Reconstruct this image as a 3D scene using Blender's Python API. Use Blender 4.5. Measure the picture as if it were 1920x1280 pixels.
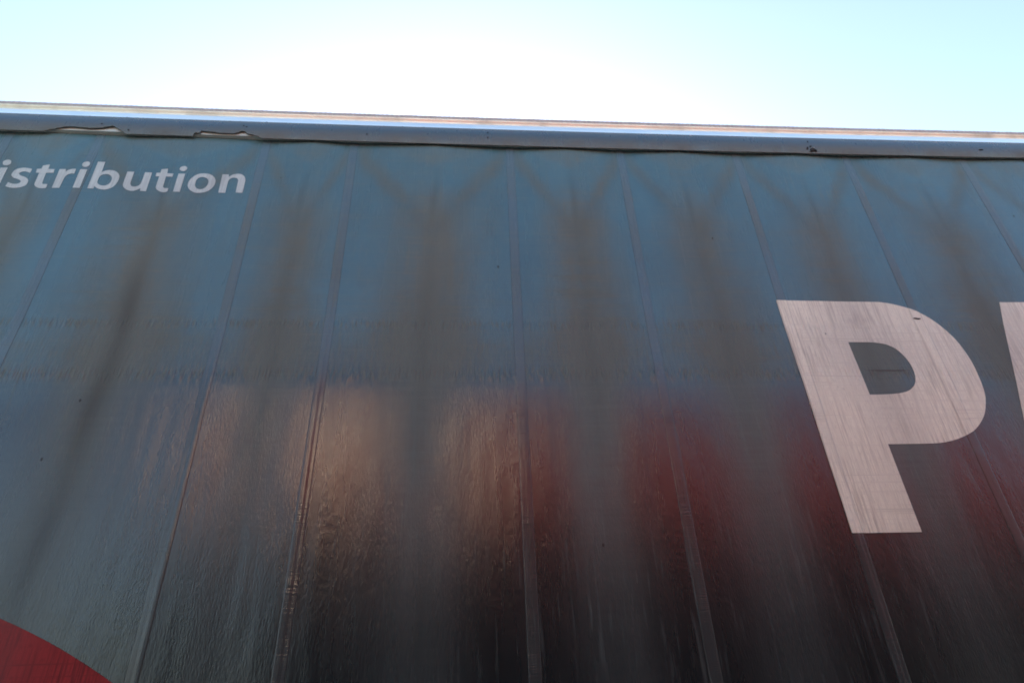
import bpy, bmesh, math, random
import numpy as np
from mathutils import Vector, Matrix

for o in list(bpy.data.objects):
    bpy.data.objects.remove(o)
random.seed(4)
rng = np.random.default_rng(11)
SC = bpy.context.scene
COL = SC.collection
R = math.radians

# ------------------------------------------------------------------ camera
cam_d = bpy.data.cameras.new("camera")
cam_d.sensor_width = 36.0
cam_d.lens = 36.0 * 1150 / 1920
cam_d.clip_start = 0.05
cam_d.clip_end = 20000
cam = bpy.data.objects.new("camera", cam_d)
COL.objects.link(cam)
# columns: right, up, back
cam.matrix_world = Matrix((
    (0.99724007, -0.00373757, -0.07415035, 0.0),
    (-0.06554078, -0.51352768, -0.85556632, -2.1),
    (-0.03488052, 0.85806489, -0.51235535, 1.6),
    (0, 0, 0, 1)))
SC.camera = cam

# ------------------------------------------------------------------ daylight: sun low behind the trailer
SUN_EL, SUN_AZ = R(25.5), R(-1.0)
sun_vec = Vector((math.sin(SUN_AZ) * math.cos(SUN_EL), math.cos(SUN_AZ) * math.cos(SUN_EL), math.sin(SUN_EL)))
world = bpy.data.worlds.new("World")
SC.world = world
world.use_nodes = True
wn = world.node_tree.nodes
wl = world.node_tree.links
wn.clear()
sky = wn.new("ShaderNodeTexSky")
sky.sky_type = 'NISHITA'
sky.sun_disc = False
sky.sun_elevation = SUN_EL
sky.sun_rotation = SUN_AZ
sky.air_density = 1.0
sky.dust_density = 1.0
sky.ozone_density = 0.6
bg = wn.new("ShaderNodeBackground")
bg.inputs["Strength"].default_value = 0.12
wo = wn.new("ShaderNodeOutputWorld")
wl.new(sky.outputs[0], bg.inputs["Color"])
wl.new(bg.outputs[0], wo.inputs["Surface"])

sun_d = bpy.data.lights.new("sun", 'SUN')
sun_d.energy = 4.8
sun_d.angle = R(0.53)
sun_d.color = (1.0, 0.80, 0.55)
sun = bpy.data.objects.new("sun", sun_d)
COL.objects.link(sun)
sun.rotation_euler = (-sun_vec).to_track_quat('-Z', 'Y').to_euler()

vs = SC.view_settings
vs.view_transform = 'Standard'
vs.look = 'None'
vs.gamma = 1.0
vs.use_curve_mapping = False
vs.exposure = 2.0
SC.cycles.max_bounces = 10
SC.cycles.diffuse_bounces = 4
SC.cycles.glossy_bounces = 4
SC.cycles.sample_clamp_indirect = 8.0
SC.cycles.use_denoising = True
SC.cycles.filter_width = 1.8

# ------------------------------------------------------------------ helpers
def tag(o, label=None, cat=None, group=None, kind=None):
    if label: o["label"] = label
    if cat: o["category"] = cat
    if group: o["group"] = group
    if kind: o["kind"] = kind
    return o

def empty(name, loc=(0, 0, 0), rotz=0.0):
    o = bpy.data.objects.new(name, None)
    COL.objects.link(o)
    o.location = loc
    o.rotation_euler = (0, 0, rotz)
    return o

def link(name, me, mat, parent=None):
    me.name = name
    if mat: me.materials.append(mat)
    o = bpy.data.objects.new(name, me)
    COL.objects.link(o)
    if parent: o.parent = parent
    return o

def from_bm(name, bm, mat, parent=None, smooth=False, bevel=0.0):
    if bevel:
        bmesh.ops.bevel(bm, geom=[e for e in bm.edges if e.calc_face_angle(0) > 0.6], offset=bevel, segments=2, affect='EDGES', profile=0.6)
    bmesh.ops.recalc_face_normals(bm, faces=bm.faces)
    me = bpy.data.meshes.new(name)
    bm.to_mesh(me)
    bm.free()
    if smooth:
        me.polygons.foreach_set("use_smooth", [True] * len(me.polygons))
    return link(name, me, mat, parent)

def bm_box(bm, x0, x1, y0, y1, z0, z1):
    v = [bm.verts.new(p) for p in ((x0, y0, z0), (x1, y0, z0), (x1, y1, z0), (x0, y1, z0), (x0, y0, z1), (x1, y0, z1), (x1, y1, z1), (x0, y1, z1))]
    for f in ((0, 1, 5, 4), (1, 2, 6, 5), (2, 3, 7, 6), (3, 0, 4, 7), (4, 5, 6, 7), (3, 2, 1, 0)):
        bm.faces.new([v[i] for i in f])

def box(name, x0, x1, y0, y1, z0, z1, mat, parent=None, bevel=0.004):
    bm = bmesh.new()
    bm_box(bm, x0, x1, y0, y1, z0, z1)
    return from_bm(name, bm, mat, parent, bevel=bevel)

def lathe_y(name, prof, mat, parent, seg=40):
    """prof: (radius, y) pairs turned round the local Y axis"""
    bm = bmesh.new()
    rings = []
    for r, y in prof:
        rings.append([bm.verts.new((r * math.cos(2 * math.pi * k / seg), y, r * math.sin(2 * math.pi * k / seg))) for k in range(seg)])
    for a, b in zip(rings, rings[1:]):
        for k in range(seg):
            bm.faces.new((a[k], a[(k + 1) % seg], b[(k + 1) % seg], b[k]))
    bm.faces.new(rings[0])
    bm.faces.new(rings[-1][::-1])
    return from_bm(name, bm, mat, parent, smooth=True)

def grid_mesh(name, P, mat, parent, smooth=True, attrs=None, close=False):
    """P: (nz, nx, 3) array of points"""
    nz, nx = P.shape[:2]
    me = bpy.data.meshes.new(name)
    idx = np.arange(nz * nx).reshape(nz, nx)
    q = np.stack([idx[:-1, :-1], idx[:-1, 1:], idx[1:, 1:], idx[1:, :-1]], -1).reshape(-1, 4)
    if close:
        q = np.concatenate([q, np.stack([idx[-1, :-1], idx[-1, 1:], idx[0, 1:], idx[0, :-1]], -1).reshape(-1, 4)])
    me.vertices.add(nz * nx)
    me.vertices.foreach_set("co", np.ascontiguousarray(P, dtype=np.float32).ravel())
    me.loops.add(q.size)
    me.loops.foreach_set("vertex_index", q.ravel().astype(np.int32))
    me.polygons.add(len(q))
    me.polygons.foreach_set("loop_start", np.arange(0, q.size, 4, dtype=np.int32))
    me.polygons.foreach_set("use_smooth", np.full(len(q), smooth))
    for k, a in (attrs or {}).items():
        at = me.attributes.new(k, 'FLOAT', 'POINT')
        at.data.foreach_set("value", np.ascontiguousarray(a, dtype=np.float32).ravel())
    me.update(calc_edges=True)
    me.validate()
    return link(name, me, mat, parent)

# ------------------------------------------------------------------ materials
class NT:
    def __init__(s, name):
        s.m = bpy.data.materials.new(name)
        s.m.use_nodes = True
        s.t = s.m.node_tree
        s.t.nodes.clear()
        s.out = s.t.nodes.new("ShaderNodeOutputMaterial")
    def n(s, typ, ins=None, **kw):
        nd = s.t.nodes.new(typ)
        for k, v in kw.items(): setattr(nd, k, v)
        for k, v in (ins or {}).items(): s.put(nd.inputs[k], v)
        return nd
    def put(s, sock, v):
        if isinstance(v, bpy.types.NodeSocket): s.t.links.new(v, sock)
        else: sock.default_value = v
    def math(s, op, a, b=0.0, c=0.0, clamp=False):
        nd = s.n("ShaderNodeMath", operation=op, use_clamp=clamp)
        for i, v in enumerate((a, b, c)): s.put(nd.inputs[i], v)
        return nd.outputs[0]
    def mapr(s, v, a, b, c=0.0, d=1.0):
        nd = s.n("ShaderNodeMapRange", {0: v, 1: a, 2: b, 3: c, 4: d})
        return nd.outputs[0]
    def mix(s, f, a, b, blend='MIX'):
        nd = s.n("ShaderNodeMix", data_type='RGBA', blend_type=blend)
        s.put(nd.inputs[0], f); s.put(nd.inputs[6], a); s.put(nd.inputs[7], b)
        return nd.outputs[2]
    def coord(s, scale):
        tc = s.n("ShaderNodeTexCoord")
        mp = s.n("ShaderNodeMapping", {"Scale": scale})
        s.t.links.new(tc.outputs["Object"], mp.inputs["Vector"])
        return mp.outputs[0]
    def noise(s, scale, vec, detail=3.0, rough=0.55, dist=0.0):
        return s.n("ShaderNodeTexNoise", {"Vector": vec, "Scale": scale, "Detail": detail, "Roughness": rough, "Distortion": dist}).outputs[0]
    def attr(s, name):
        return s.n("ShaderNodeAttribute", attribute_name=name).outputs["Fac"]
    def bsdf(s, **k):
        return s.n("ShaderNodeBsdfPrincipled", {a.replace("_", " "): b for a, b in k.items()})
    def done(s, sock):
        s.t.links.new(sock, s.out.inputs["Surface"])
        return s.m

def plain(name, col, rough=0.5, metal=0.0, var=0.15, scale=6.0):
    t = NT(name)
    nz = t.noise(scale, t.coord((1, 1, 1)), 5.0)
    c = t.mix(nz, tuple(v * (1 - var) for v in col) + (1,), tuple(min(1, v * (1 + var)) for v in col) + (1,))
    b = t.bsdf(Base_Color=c, Roughness=t.mapr(nz, 0.3, 0.7, rough * 0.85, min(1, rough * 1.15)), Metallic=metal)
    return t.done(b.outputs[0])

def fabric_bump(t, strength=1.0):
    """crinkles below the seam, weave above, puckers along both seams"""
    crin = t.attr("crinkle"); puck = t.attr("pucker")
    v1 = t.coord((1.0, 1.0, 0.30))
    big = t.noise(34.0, v1, 4.0, 0.6, 0.7)
    v2 = t.coord((1.0, 1.0, 0.24))
    fine = t.noise(200.0, v2, 3.0, 0.6)
    vor = t.n("ShaderNodeTexVoronoi", {"Vector": v1, "Scale": 26.0}, feature='DISTANCE_TO_EDGE').outputs["Distance"]
    crease = t.mapr(vor, 0.0, 0.12, 0.0, 1.0)
    v3 = t.coord((1.0, 1.0, 0.12))
    pk = t.noise(95.0, v3, 2.0, 0.5)
    v4 = t.coord((0.10, 1.0, 1.0))
    weave = t.noise(170.0, v4, 2.0, 0.5)
    h = t.math('MULTIPLY', crin, t.math('ADD', t.math('MULTIPLY', big, 0.00042), t.math('ADD', t.math('MULTIPLY', fine, 0.00070), t.math('MULTIPLY', crease, 0.00004))))
    h = t.math('ADD', h, t.math('MULTIPLY', puck, t.math('MULTIPLY', t.math('SUBTRACT', pk, 0.5), 0.0130)))
    h = t.math('ADD', h, t.math('MULTIPLY', t.math('MULTIPLY', weave, 0.00030), t.math('SUBTRACT', 1.06, crin)))
    h = t.math('ADD', h, t.math('MULTIPLY', fine, 0.00030))
    return t.n("ShaderNodeBump", {"Height": h, "Strength": strength, "Distance": 1.0}).outputs[0], big, fine, weave

def mat_curtain(name, col, up, dusty=1.0, rough=0.27, ribs=False):
    t = NT(name)
    nrm, big, fine, weave = fabric_bump(t)
    if ribs:
        rv = t.noise(260.0, t.coord((0.06, 0.2, 1.0)), 1.0, 0.5)
        rm = t.mapr(t.noise(5.0, t.coord((1, 1, 1)), 2.0), 0.42, 0.62)
        nrm = t.n("ShaderNodeBump", {"Height": t.math('MULTIPLY', rv, t.math('MULTIPLY', rm, 0.0009)), "Distance": 1.0, "Strength": 1.0, "Normal": nrm}).outputs[0]
    blot = t.noise(3.2, t.coord((1.0, 1.0, 0.45)), 5.0, 0.6)
    vert = t.noise(11.0, t.coord((1.0, 1.0, 0.09)), 5.0, 0.65)
    horz = t.noise(60.0, t.coord((0.05, 1.0, 1.0)), 3.0, 0.6)
    d = t.attr("dust")
    d = t.math('MULTIPLY', d, t.math('ADD', 0.45, t.math('ADD', t.math('MULTIPLY', blot, 0.45), t.math('ADD', t.math('MULTIPLY', vert, 0.45), t.math('MULTIPLY', horz, 0.45)))))
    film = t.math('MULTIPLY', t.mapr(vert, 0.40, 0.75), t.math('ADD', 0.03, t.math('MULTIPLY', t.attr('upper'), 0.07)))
    d = t.math('MULTIPLY', t.math('ADD', d, film), dusty, clamp=True)
    scf = t.noise(70.0, t.coord((1.0, 1.0, 0.06)), 3.0, 0.6)
    d = t.math('ADD', d, t.math('MULTIPLY', t.mapr(scf, 0.57, 0.70), t.math('MULTIPLY', t.mapr(blot, 0.38, 0.6), 0.24)), clamp=True)
    mott = t.noise(2.1, t.coord((1.0, 1.0, 0.6)), 6.0, 0.7)
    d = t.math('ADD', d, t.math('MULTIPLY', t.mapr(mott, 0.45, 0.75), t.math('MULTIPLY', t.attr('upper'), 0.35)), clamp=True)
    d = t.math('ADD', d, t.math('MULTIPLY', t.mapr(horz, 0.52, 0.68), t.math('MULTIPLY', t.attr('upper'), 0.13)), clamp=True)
    psc = t.noise(120.0, t.coord((1.0, 1.0, 0.15)), 2.0, 0.5)
    d = t.math('ADD', d, t.math('MULTIPLY', t.attr('pucker'), t.math('MULTIPLY', t.mapr(psc, 0.48, 0.62), 0.55)), clamp=True)
    # pale chips and scuffs
    chip = t.n("ShaderNodeTexVoronoi", {"Vector": t.coord((1, 1, 0.8)), "Scale": 9.0}).outputs["Distance"]
    chipm = t.math('MULTIPLY', t.mapr(chip, 0.035, 0.02), t.mapr(blot, 0.52, 0.6))
    g = t.attr("grime")
    g = t.math('MULTIPLY', g, t.math('ADD', 0.55, t.math('MULTIPLY', vert, 0.8)), clamp=True)
    spots = t.n("ShaderNodeTexVoronoi", {"Vector": t.coord((1, 1, 0.6)), "Scale": 5.3}).outputs["Distance"]
    g = t.math('MAXIMUM', g, t.math('MULTIPLY', t.mapr(spots, 0.028, 0.016), 0.8))
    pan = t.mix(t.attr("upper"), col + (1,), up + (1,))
    base = t.mix(1.0, pan, t.mix(t.mapr(blot, 0.3, 0.7), (0.85, 0.85, 0.86, 1), (1.15, 1.15, 1.14, 1)), 'MULTIPLY')
    base = t.mix(t.math('MULTIPLY', chipm, 0.5), base, (0.16, 0.18, 0.2, 1))
    rr = t.math('ADD', rough, t.math('MULTIPLY', t.math('SUBTRACT', vert, 0.5), 0.12))
    p = t.bsdf(Base_Color=base, Roughness=rr, IOR=1.62, Normal=nrm)
    p2 = t.n("ShaderNodeBsdfDiffuse", {"Color": t.mix(blot, (0.165, 0.205, 0.178, 1), (0.210, 0.240, 0.208, 1)), "Roughness": 0.6, "Normal": nrm})
    p3 = t.n("ShaderNodeBsdfDiffuse", {"Color": (0.030, 0.022, 0.019, 1), "Normal": nrm})
    ms = t.n("ShaderNodeMixShader"); t.put(ms.inputs[0], d)
    t.t.links.new(p.outputs[0], ms.inputs[1]); t.t.links.new(p2.outputs[0], ms.inputs[2])
    ms2 = t.n("ShaderNodeMixShader"); t.put(ms2.inputs[0], g)
    t.t.links.new(ms.outputs[0], ms2.inputs[1]); t.t.links.new(p3.outputs[0], ms2.inputs[2])
    return t.done(ms2.outputs[0])

def mat_print(name, col, worn=1.0, rough=0.46, ior=1.45):
    """screen-printed ink on the curtain, with the grime that sits in the weave"""
    t = NT(name)
    nrm, big, fine, weave = fabric_bump(t, 0.8)
    lines = t.noise(150.0, t.coord((1.0, 1.0, 0.035)), 4.0, 0.75)
    hl = t.noise(95.0, t.coord((0.008, 1.0, 1.0)), 3.0, 0.75)
    patch = t.noise(4.0, t.coord((1, 1, 0.7)), 4.0, 0.6)
    l2 = t.noise(42.0, t.coord((1.0, 1.0, 0.03)), 4.0, 0.7)
    lines = t.math('ADD', t.math('MULTIPLY', lines, 0.72), t.math('MULTIPLY', l2, 0.28))
    f = t.math('MULTIPLY', t.mapr(lines, 0.45, 0.59), t.mapr(patch, 0.36, 0.6, 0.25, 1.0))
    f = t.math('MAXIMUM', f, t.math('MULTIPLY', t.mapr(hl, 0.52, 0.70), 0.62))
    f = t.math('MAXIMUM', f, t.math('MULTIPLY', t.mapr(fine, 0.50, 0.72), 0.6))
    f = t.math('MULTIPLY', f, 0.64 * worn, clamp=True)
    c2 = tuple(v * 0.38 for v in col)
    base = t.mix(t.mapr(patch, 0.3, 0.7), tuple(v * 0.86 for v in col) + (1,), col + (1,))
    base = t.mix(f, base, (c2[0], c2[1] * 0.94, c2[2] * 0.88, 1))
    d = t.math('MULTIPLY', t.attr("dust"), t.math('ADD', 0.3, t.math('MULTIPLY', patch, 0.4)), clamp=True)
    base = t.mix(t.math('MULTIPLY', d, 0.75), base, (0.25, 0.21, 0.18, 1))
    sp = t.n("ShaderNodeTexVoronoi", {"Vector": t.coord((1, 1, 0.6)), "Scale": 6.5}).outputs["Distance"]
    base = t.mix(t.math('MULTIPLY', t.mapr(sp, 0.03, 0.018), 0.7), base, (0.03, 0.025, 0.02, 1))
    base = t.mix(t.math('MULTIPLY', t.attr('grime'), 0.7), base, (0.10, 0.075, 0.06, 1))
    p = t.bsdf(Base_Color=base, Roughness=rough, IOR=ior, Normal=nrm)
    return t.done(p.outputs[0])

def mat_valance():
    t = NT("valance vinyl")
    v = t.noise(20.0, t.coord((0.25, 1, 1)), 4.0)
    s = t.noise(9.0, t.coord((1.0, 1, 0.4)), 5.0, 0.65)
    bn = t.n("ShaderNodeBump", {"Height": t.math('ADD', t.math('MULTIPLY', v, 0.002), t.math('MULTIPLY', s, 0.002)), "Distance": 1.0}).outputs[0]
    tc = t.n("ShaderNodeTexCoord")
    d = t.math('MULTIPLY', t.math('ADD', 0.03, t.math('MULTIPLY', s, 0.22)), 1.0)
    d = t.math('ADD', d, t.math('MULTIPLY', t.attr('dust'), t.math('ADD', 0.6, t.math('MULTIPLY', s, 0.8))), clamp=True)
    p = t.bsdf(Base_Color=t.mix(s, (0.026, 0.060, 0.078, 1), (0.036, 0.075, 0.092, 1)), Roughness=t.mapr(s, 0.3, 0.7, 0.22, 0.36), IOR=1.8, Normal=bn)
    q = t.n("ShaderNodeBsdfDiffuse", {"Color": (0.135, 0.122, 0.098, 1), "Normal": bn})
    ms = t.n("ShaderNodeMixShader"); t.put(ms.inputs[0], d)
    t.t.links.new(p.outputs[0], ms.inputs[1]); t.t.links.new(q.outputs[0], ms.inputs[2])
    return t.done(ms.outputs[0])

def mat_metal(name, col, rough, streak=0.2):
    t = NT(name)
    s = t.noise(30.0, t.coord((0.04, 1, 1)), 4.0, 0.6)
    w = t.noise(6.0, t.coord((1, 1, 1)), 5.0, 0.6)
    c = t.mix(t.math('MULTIPLY', t.mapr(w, 0.5, 0.75), streak), col + (1,), (0.30, 0.26, 0.22, 1))
    bn = t.n("ShaderNodeBump", {"Height": t.math('MULTIPLY', s, 0.0008), "Distance": 1.0}).outputs[0]
    p = t.bsdf(Base_Color=c, Metallic=1.0, Roughness=t.mapr(w, 0.3, 0.7, rough * 0.8, rough * 1.2), Normal=bn)
    return t.done(p.outputs[0])

def mat_asphalt():
    t = NT("concrete yard")
    a = t.noise(70.0, t.coord((1, 1, 1)), 6.0, 0.7)
    b = t.noise(0.35, t.coord((1, 1, 1)), 5.0, 0.6)
    c = t.mix(t.math('ADD', t.math('MULTIPLY', a, 0.6), t.math('MULTIPLY', b, 0.4)), (0.17, 0.168, 0.16, 1), (0.27, 0.262, 0.245, 1))
    bn = t.n("ShaderNodeBump", {"Height": a, "Distance": 0.006}).outputs[0]
    return t.done(t.bsdf(Base_Color=c, Roughness=0.85, Normal=bn).outputs[0])

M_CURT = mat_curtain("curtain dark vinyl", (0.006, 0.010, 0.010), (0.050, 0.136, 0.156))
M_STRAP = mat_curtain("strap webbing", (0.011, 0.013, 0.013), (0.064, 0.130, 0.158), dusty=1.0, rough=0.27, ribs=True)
M_WHITE = mat_print("white print", (0.95, 0.90, 0.66))
M_SMALL = mat_print("grey white print", (0.54, 0.57, 0.51), 0.6)
M_RED = mat_print("red print", (0.31, 0.018, 0.016), 1.5, 0.62, 1.3)
M_VAL = mat_valance()
M_ALU = mat_metal("brushed aluminium", (0.98, 0.97, 0.90), 0.38, 0.12)
M_ALU2 = mat_metal("weathered aluminium", (0.74, 0.68, 0.55), 0.55, 0.4)
M_EDGE = plain("grimy roof edge", (0.42, 0.37, 0.33), 0.7, 0.0, 0.35, 60.0)
M_INNER = plain("inner rail white paint", (0.48, 0.51, 0.45), 0.5, 0.0, 0.2, 14.0)
M_ROOF = plain("translucent roof sheet white", (0.70, 0.70, 0.68), 0.5)
M_STEEL = plain("dark chassis steel", (0.035, 0.036, 0.04), 0.5, 0.2)
M_RUBBER = plain("tyre rubber", (0.022, 0.022, 0.023), 0.8)
M_RIM = mat_metal("wheel rim steel", (0.55, 0.55, 0.56), 0.4, 0.3)
M_DOOR = plain("grey door panel", (0.36, 0.37, 0.38), 0.45)
M_DARK = plain("black dirt", (0.018, 0.015, 0.013), 0.9, 0.0, 0.5, 90.0)
M_TARN = plain("pale fleck", (0.6, 0.58, 0.54), 0.6)
M_NCURT = None

# ------------------------------------------------------------------ ground
def sheet(name, x0, x1, y0, y1, z, mat):
    bm = bmesh.new()
    n = 24
    V = [[bm.verts.new((x0 + (x1 - x0) * i / n, y0 + (y1 - y0) * j / n, z)) for i in range(n + 1)] for j in range(n + 1)]
    for j in range(n):
        for i in range(n):
            bm.faces.new((V[j][i], V[j][i + 1], V[j + 1][i + 1], V[j + 1][i]))
    return from_bm(name, bm, mat)
tag(sheet("ground", -1500, 1500, -1500, 1500, 0.0, mat_asphalt()), kind="structure")

# ------------------------------------------------------------------ shape of the hanging curtain
TOP_Z, BOT_Z = 3.985, 1.18
SEAM_LO, SEAM_HI = 2.657, 2.945
STRAPS = [-1.708, -0.950, -0.541, 0.208, 0.756, 1.347, 1.926, 2.560]
X_END0, X_END1 = -5.2, 8.2
s = STRAPS[0] - 0.40
while s > X_END0 + 0.15:
    STRAPS.insert(0, s); s -= 0.60
s = STRAPS[-1] + 0.60
while s < X_END1 - 0.15:
    STRAPS.append(s); s += 0.60
STRAPS = np.array(STRAPS)
MIDS = 0.5 * (STRAPS[1:] + STRAPS[:-1])
for tgt in (-1.330, -0.730, -0.158, 0.490, 1.053, 1.655, 2.262):
    MIDS[np.argmin(abs(MIDS - tgt))] = tgt
STRAP_W = 0.040

_w = []
for k in range(46):
    kx = rng.uniform(8, 90) * rng.choice((-1, 1)); kz = rng.uniform(1.0, 9.0) * (0.3 + abs(kx) / 60)
    _w.append((kx, kz, rng.uniform(0, 6.28), 0.00018 + 0.010 / (abs(kx) + 10) * 0.35))
def wrinkle(x, z):
    r = np.zeros(np.broadcast(x, z).shape)
    for kx, kz, ph, a in _w:
        r = r + a * np.sin(kx * x + kz * z + ph) * np.sin(0.37 * kx * x - 1.7 * kz * z + 2.1 * ph)
    return r
def sstep(a, b, v):
    t = np.clip((v - a) / (b - a), 0, 1)
    return t * t * (3 - 2 * t)
def uv_mid(x):
    """signed distance to the nearest fold line and the place between fold (0) and strap (1)"""
    i = np.clip(np.searchsorted(STRAPS, x) - 1, 0, len(MIDS) - 1)
    d = x - MIDS[i]
    sl = np.where(d > 0, STRAPS[i + 1], STRAPS[i])
    w = np.maximum(abs(sl - MIDS[i]), 0.08)
    return d, np.clip(abs(d) / w, 0, 1), i, w
FOLD_A = rng.uniform(0.75, 1.25, len(MIDS))
def surf(x, z):
    """y of the curtain at x, z (negative is towards the viewer)"""
    x = np.asarray(x, float); z = np.asarray(z, float)
    x, z = np.broadcast_arrays(x, z)
    d, u, i, hw = uv_mid(x)
    A = 0.0065 * FOLD_A[i] * sstep(3.97, 3.45, z)
    y = -0.012 - A * ((u * u + 0.015) ** 0.65 - 0.065) * (1.0 - 0.35 * u * u)
    zv = 3.80 + 0.165 * u
    y = y - 0.085 * np.maximum(0, z - zv) * sstep(3.99, 3.93, z)
    band = np.clip((SEAM_HI - z) / (SEAM_HI - SEAM_LO), 0, 1)
    y = y - 0.0085 * band
    low = sstep(SEAM_LO + 0.0005, SEAM_LO - 0.0005, z)
    y = y + wrinkle(x, z) * (0.18 + 0.20 * sstep(2.66, 2.5, z))
    y = y - 0.012 * low * np.clip((SEAM_LO - z) / 1.4, 0, 1)
    return y
DUST_S = {-1.33: 0.85, -0.73: 0.75, -0.158: 0.9, 0.49: 0.9, 1.053: 0.8, 1.655: 0.8, 2.262: 0.8}
DS = np.array([DUST_S.get(round(float(q), 3), 0.6) for q in MIDS])
def masks(x, z):
    x, z = np.broadcast_arrays(np.asarray(x, float), np.asarray(z, float))
    d, u, i, hw = uv_mid(x)
    wob = 0.012 * np.sin(3.1 * z + i * 1.7) + 0.006 * np.sin(11 * z + i)
    dm = abs(d + wob)
    s_ = DS[i]
    fade = sstep(3.80, 3.45, z)
    wid = 0.035 + 0.42 * hw + 0.05 * sstep(3.4, 2.8, z) - (0.03 + 0.18 * hw) * sstep(2.85, 2.6, z)
    dust = s_ * np.exp(-(dm / wid) ** 2) * fade * (0.95 - 0.25 * sstep(2.4, 1.6, z))
    # dirty arms that run from each strap top to the fold
    za = 3.43 + 0.50 * u
    dust = np.maximum(dust, 0.55 * s_ * np.exp(-((z - za) / 0.085) ** 2) * sstep(1.02, 0.85, u))
    zv = 3.80 + 0.165 * u
    tri = sstep(-0.02, 0.05, z - zv) * sstep(0.0, 0.05, 3.99 - z)
    dust = np.maximum(dust, 0.34 * tri * (1 - 0.4 * u))
    dust = np.maximum(dust * (0.90 - 0.62 * sstep(2.5, 1.7, z)), 0.09 - 0.08 * sstep(2.67, 2.64, z))
    dust = np.minimum(0.95, dust + 0.20 * np.exp(-((z - 2.79) / 0.13) ** 2))
    grime = 0.17 * np.exp(-(dm / 0.015) ** 2) * sstep(3.90, 3.60, z) * sstep(3.2, 3.6, z)
    grime = np.maximum(grime, 0.08 * np.exp(-(dm / 0.03) ** 2) * sstep(3.8, 3.2, z))
    grime = np.maximum(grime, 0.10 * s_ * np.exp(-((z - za + 0.02) / 0.09) ** 2) * sstep(1.02, 0.85, u))
    left = np.exp(-((x + 1.33) / 0.3) ** 4)
    grime = np.maximum(grime, left * (0.27 + 0.12 * np.sin(9 * z) * np.sin(4.1 * z + 1)) * np.exp(-(dm / 0.042) ** 2) * sstep(3.85, 2.9, z))
    crinkle = 0.12 + 0.88 * sstep(2.665, 2.64, z)
    pucker = np.exp(-((z - 2.925) / 0.020) ** 2) * 0.75 + 0.85 * np.exp(-((z - 2.700) / 0.026) ** 2) + 0.30 * np.exp(-((z - 2.80) / 0.11) ** 2)
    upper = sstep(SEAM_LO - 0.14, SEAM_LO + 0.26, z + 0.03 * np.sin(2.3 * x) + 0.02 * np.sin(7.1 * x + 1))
    return {"upper": upper, "dust": dust, "grime": grime, "crinkle": crinkle, "pucker": pucker}

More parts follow.
